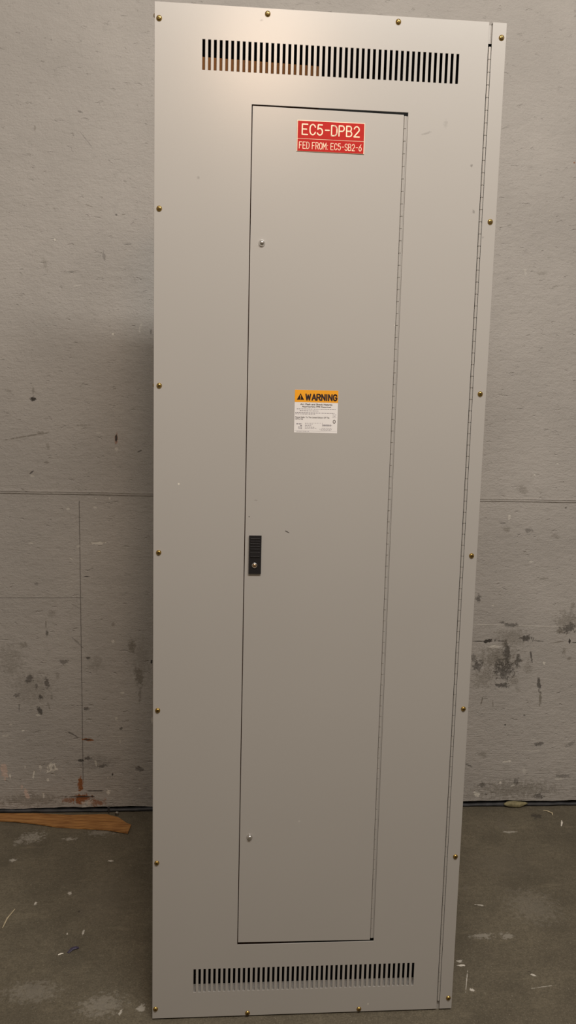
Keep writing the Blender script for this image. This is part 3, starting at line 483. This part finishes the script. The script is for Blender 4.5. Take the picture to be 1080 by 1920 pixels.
# engraved nameplate
bm = bmesh.new(); box(bm, .2970, .4406, -.0016, -.0002, 2.0088, 2.0711)
npl = link('nameplate', bm, M_cream, PB); bevel_mod(npl, .0004, 1); tag(npl, 'red engraved nameplate with cream letters')
bm = bmesh.new(); box(bm, .2984, .4392, -.0019, -.0016, 2.0349, 2.0698); box(bm, .2984, .4392, -.0019, -.0016, 2.0096, 2.0339)
link('red_face', bm, M_red, npl)
bm = bmesh.new()
engrave(bm, 'EC5-DPB2', .3080, .4290, 2.0428, 2.0632, -.0019, .00125)
engrave(bm, 'FED FROM: EC5-SB2-6', .3025, .4345, 2.0146, 2.0276, -.0019, .00062)
link('lettering', bm, M_cream, npl)
# warning sticker
lx0, lx1, lz0, lz1 = .3067, .4024, 1.4186, 1.5120
lw, lh = lx1-lx0, lz1-lz0
def LX(u): return lx0+u*lw
def LZ(v): return lz1-v*lh
bm = bmesh.new(); box(bm, lx0, lx1, -.0004, -.0002, lz0, lz1)
wl = link('warning_label', bm, M_white, PB); tag(wl, 'white sticker with an orange WARNING header')
bm = bmesh.new(); box(bm, lx0, lx1, -.0006, -.0004, LZ(.285), lz1); link('orange_header', bm, M_orange, wl)
bm = bmesh.new()
t = [bm.verts.new((LX(.045), -.0007, LZ(.232))), bm.verts.new((LX(.215), -.0007, LZ(.232))), bm.verts.new((LX(.13), -.0007, LZ(.078)))]; bm.faces.new(t)
bmesh.ops.extrude_face_region(bm, geom=bm.faces[:])
box(bm, LX(.122), LX(.138), -.00085, -.0007, LZ(.185), LZ(.125), 1); box(bm, LX(.122), LX(.138), -.00085, -.0007, LZ(.218), LZ(.200), 1)
engrave(bm, 'WARNING', LX(.255), LX(.968), LZ(.232), LZ(.098), -.0006, .00155)
text_into(bm, 'Arc Flash and Shock Hazards', LX(.13), LX(.87), LZ(.352), LZ(.312), -.0004, .0002, .02)
text_into(bm, 'Appropriate PPE Required', LX(.17), LX(.84), LZ(.412), LZ(.372), -.0004, .0002, .02)
engrave(bm, 'O', LX(.903), LX(.948), LZ(.765), LZ(.69), -.0004, .0006)
text_into(bm, 'Please Refer To The Latest Edition Of The', LX(.02), LX(.81), LZ(.655), LZ(.620), -.0004, .0002, .01)
text_into(bm, 'NFPA 70E', LX(.02), LX(.20), LZ(.695), LZ(.667), -.0004, .0002, .01)
link('lettering', bm, [M_ink, M_orange], wl)
# small print: too fine to read, broken rules of type
bm = bmesh.new(); rr = random.Random(3)
def small(u0, u1, v, h=.012):
    u = u0
    while u < u1:
        w = rr.uniform(.012, .05); box(bm, LX(u), LX(min(u1, u+w)), -.0005, -.0004, LZ(v+h), LZ(v)); u += w+.012
for a in ((.42,.95,.262,.010),(.05,.95,.437,.012),(.12,.55,.478,.012),(.02,.93,.525,.014),(.02,.48,.556,.010),(.88,.97,.562,.008),(.89,.95,.590,.010),(.87,.97,.625,.008),
          (.05,.18,.785,.020),(.14,.18,.825,.020),(.10,.18,.860,.020),(.10,.18,.893,.020),(.25,.43,.790,.009),(.25,.40,.825,.010),(.25,.48,.862,.010),(.25,.52,.893,.009),(.25,.62,.770,.005),
          (.64,.88,.880,.008),(.59,.88,.908,.008),(.62,.86,.935,.007),(.05,.35,.965,.008)): small(*a)
for i in range(9): box(bm, LX(.665+.022*i), LX(.675+.022*i), -.0005, -.0004, LZ(.842), LZ(.795))
box(bm, LX(.65), LX(.655), -.0005, -.0004, LZ(.845), LZ(.76)); box(bm, LX(.66), LX(.88), -.0005, -.0004, LZ(.822), LZ(.816))
box(bm, lx0+.001, lx1-.001, -.0005, -.0004, LZ(.957), LZ(.955))
link('small_print', bm, M_grey_ink, wl)

# brown board inside the cabinet, seen through the left vent slots
bm = bmesh.new(); box(bm, 0, .285, 0, .010, 0, 2.0500)
bb = link('backing_board', bm, M_ply, PB); bevel_mod(bb, .001, 1)
bb.location = (.060, .0155, .142); bb.rotation_euler = (0, 0, .06)
tag(bb, 'brown board inside, seen through the left vent slots')

# ------------------------------------------------------------------ veneer plank on the floor
pts = [(-.735,.000),(-.634,.000),(-.5,-.006),(-.383,-.016),(-.25,-.030),(-.205,-.054),(-.172,-.094),(-.154,-.107),(-.159,-.160),(-.19,-.150),(-.234,-.135),(-.328,-.118),(-.412,-.108),(-.479,-.088),(-.56,-.070),(-.65,-.056),(-.735,-.050)]
bm = bmesh.new(); vs = [bm.verts.new((x, y, .0045+.004*abs(math.sin(x*9)))) for x, y in [(p[0], p[1]-.012 if p[1] > -.02 else p[1]) for p in pts]]
f = bm.faces.new(vs); r = bmesh.ops.extrude_face_region(bm, geom=[f])
for g in r['geom']:
    if isinstance(g, bmesh.types.BMVert): g.co.z += .0045
bmesh.ops.triangulate(bm, faces=[f for f in bm.faces if len(f.verts) > 4])
zmin = min(v.co.z for v in bm.verts)
for v in bm.verts: v.co.z -= zmin-.0002
pk = link('wood_plank', bm, M_wood)
tag(pk, 'broken orange-brown wood plank lying at the wall foot left of the panelboard', 'plank')

# ------------------------------------------------------------------ small debris
def scrap(name, path, r, m, label, cat, flat=.6, group=None):
    bm = bmesh.new(); pr = None; seg = 6
    for i, (x, y, z) in enumerate(path):
        a = path[max(0, i-1)]; b = path[min(len(path)-1, i+1)]; d = Vector((b[0]-a[0], b[1]-a[1], 0)).normalized(); n = Vector((-d.y, d.x, 0))
        k = r*(.55 if i in (0, len(path)-1) else 1)
        ring = [bm.verts.new(Vector((x, y, z))+n*k*math.cos(2*PI*t/seg)+Vector((0,0,k*flat*math.sin(2*PI*t/seg)))) for t in range(seg)]
        if pr:
            for t in range(seg): bm.faces.new((pr[t], ring[t], ring[(t+1) % seg], pr[(t+1) % seg]))
        else: bm.faces.new(ring)
        pr = ring
    bm.faces.new(pr)
    lo = min(v.co.z for v in bm.verts)
    for v in bm.verts: v.co.z -= lo-.0002
    o = link(name, bm, m); return tag(o, label, cat, group)
scrap('wood_splinter', [(-.449,-.652,.001),(-.447,-.61,.002),(-.436,-.567,.002)], .0022, M_straw, 'straight pale splinter on the floor, lower left of the photo', 'splinter')
scrap('paper_scrap', [(1.374,-.150,.001),(1.385,-.128,.003),(1.391,-.112,.001)], .0035, M_paper, 'short white sliver on the floor, far right', 'scrap')
scrap('wood_splinter', [(1.352,-.035,.001),(1.365,-.044,.003),(1.377,-.060,.003),(1.374,-.070,.001)], .003, M_straw, 'crooked tan splinter on the floor near the right wall foot', 'splinter')
scrap('paper_scrap', [(-.272,-.772,.001),(-.265,-.769,.002),(-.259,-.766,.001)], .0028, M_paper, 'tiny white flake beside the purple scrap on the floor', 'scrap')
scrap('plastic_scrap', [(-.247,-.765,.001),(-.238,-.752,.004),(-.229,-.748,.004),(-.222,-.744,.001)], .0058, M_purple, 'small dark purple scrap on the floor, lower left', 'scrap', .35)
# sealant lump at the wall foot, right
bm = bmesh.new(); bmesh.ops.create_icosphere(bm, subdivisions=3, radius=1)
for v in bm.verts:
    n = 1+.18*nz(v.co.x*.6+v.co.z*.3, 2)+.1*nz(v.co.y+v.co.z, 5); v.co = Vector((v.co.x*.046*n, v.co.y*.010*n, v.co.z*.0115*n))
tag(link('sealant_lump', bm, M_foam, loc=(1.252, -.008, .0125), smooth=True), 'flattened yellowish lump of sealant at the right wall foot', 'sealant')
# bolt and nail near the plank
bm = bmesh.new()
bmesh.ops.create_cone(bm, cap_ends=True, segments=6, radius1=.0075, radius2=.0075, depth=.005, matrix=Matrix.Translation((0,0,.0108)))
bmesh.ops.create_cone(bm, cap_ends=True, segments=14, radius1=.0040, radius2=.0040, depth=.0085, matrix=Matrix.Translation((0,0,.0043)))
bmesh.ops.create_uvsphere(bm, u_segments=14, v_segments=8, radius=.0062, matrix=Matrix.Translation((0,0,.0125)) @ Matrix.Diagonal((1,1,.6,1)))
tag(link('bolt', bm, M_steel, loc=(-.2130, -.030, 0)), 'small steel bolt standing by the wall foot behind the plank', 'bolt')
bm = bmesh.new()
bmesh.ops.create_cone(bm, cap_ends=True, segments=10, radius1=.0024, radius2=.0030, depth=.020, matrix=Matrix.Translation((0,0,.010)))
bmesh.ops.create_cone(bm, cap_ends=True, segments=12, radius1=.0050, radius2=.0046, depth=.002, matrix=Matrix.Translation((0,0,.0205)))
tag(link('nail', bm, M_seal, loc=(-.243, -.022, .0088)), 'dark nail stub sticking up at the back edge of the plank', 'nail')

# ------------------------------------------------------------------ lights: ceiling fixtures over the aisle behind the viewer
def area(name, x, y, z, sx, sy, e, col, tgt=None):
    l = bpy.data.lights.new(name, 'AREA'); l.shape = 'RECTANGLE'; l.size = sx; l.size_y = sy; l.energy = e; l.color = col
    o = bpy.data.objects.new(name, l); C.objects.link(o); o.location = (x, y, z)
    d = Vector(tgt or (x, 0, 1.2))-Vector((x, y, z)); o.rotation_euler = d.to_track_quat('-Z', 'Y').to_euler(); return o
WCOL = (1., .82, .64, 1); WSTR = .25; EXPO = 0.
area('ceiling_tube', .85, -3.0, 3.80, 2.3, .26, 84, (1., .975, .93))
area('ceiling_lamp', .45, -3.0, 3.80, .5, .26, 12, (1., .95, .88))
area('warm_lamp', .32, -3.05, 3.00, .22, .20, 11., (1., .70, .48), (.3, -1, 1.8))

w = bpy.data.worlds.new('world'); bpy.context.scene.world = w; w.use_nodes = True
w.node_tree.nodes['Background'].inputs[0].default_value = WCOL; w.node_tree.nodes['Background'].inputs[1].default_value = WSTR

# ------------------------------------------------------------------ camera
f = 1538.988; p, yw, rl = .1358375, -.0770253, -.0246320
Rz = Matrix.Rotation(yw, 3, 'Z'); Rx = Matrix.Rotation(-p, 3, 'X'); Ry = Matrix.Rotation(rl, 3, 'Y')
R = Rz @ Rx @ Ry
right, fwd, up = R.col[0], R.col[1], R.col[2]
cam = bpy.data.cameras.new('camera'); co = bpy.data.objects.new('camera', cam); C.objects.link(co)
m4 = Matrix((right, up, -fwd)).transposed().to_4x4(); m4.translation = (.158092, -2.828054, 1.489626); co.matrix_world = m4
cam.sensor_fit = 'VERTICAL'; cam.sensor_height = 24; cam.lens = 24*f/1920; cam.clip_start = .05
sc = bpy.context.scene; sc.camera = co
sc.view_settings.view_transform = 'Standard'; sc.view_settings.look = 'None'; sc.view_settings.gamma = 1; sc.view_settings.use_curve_mapping = False
sc.view_settings.exposure = EXPO
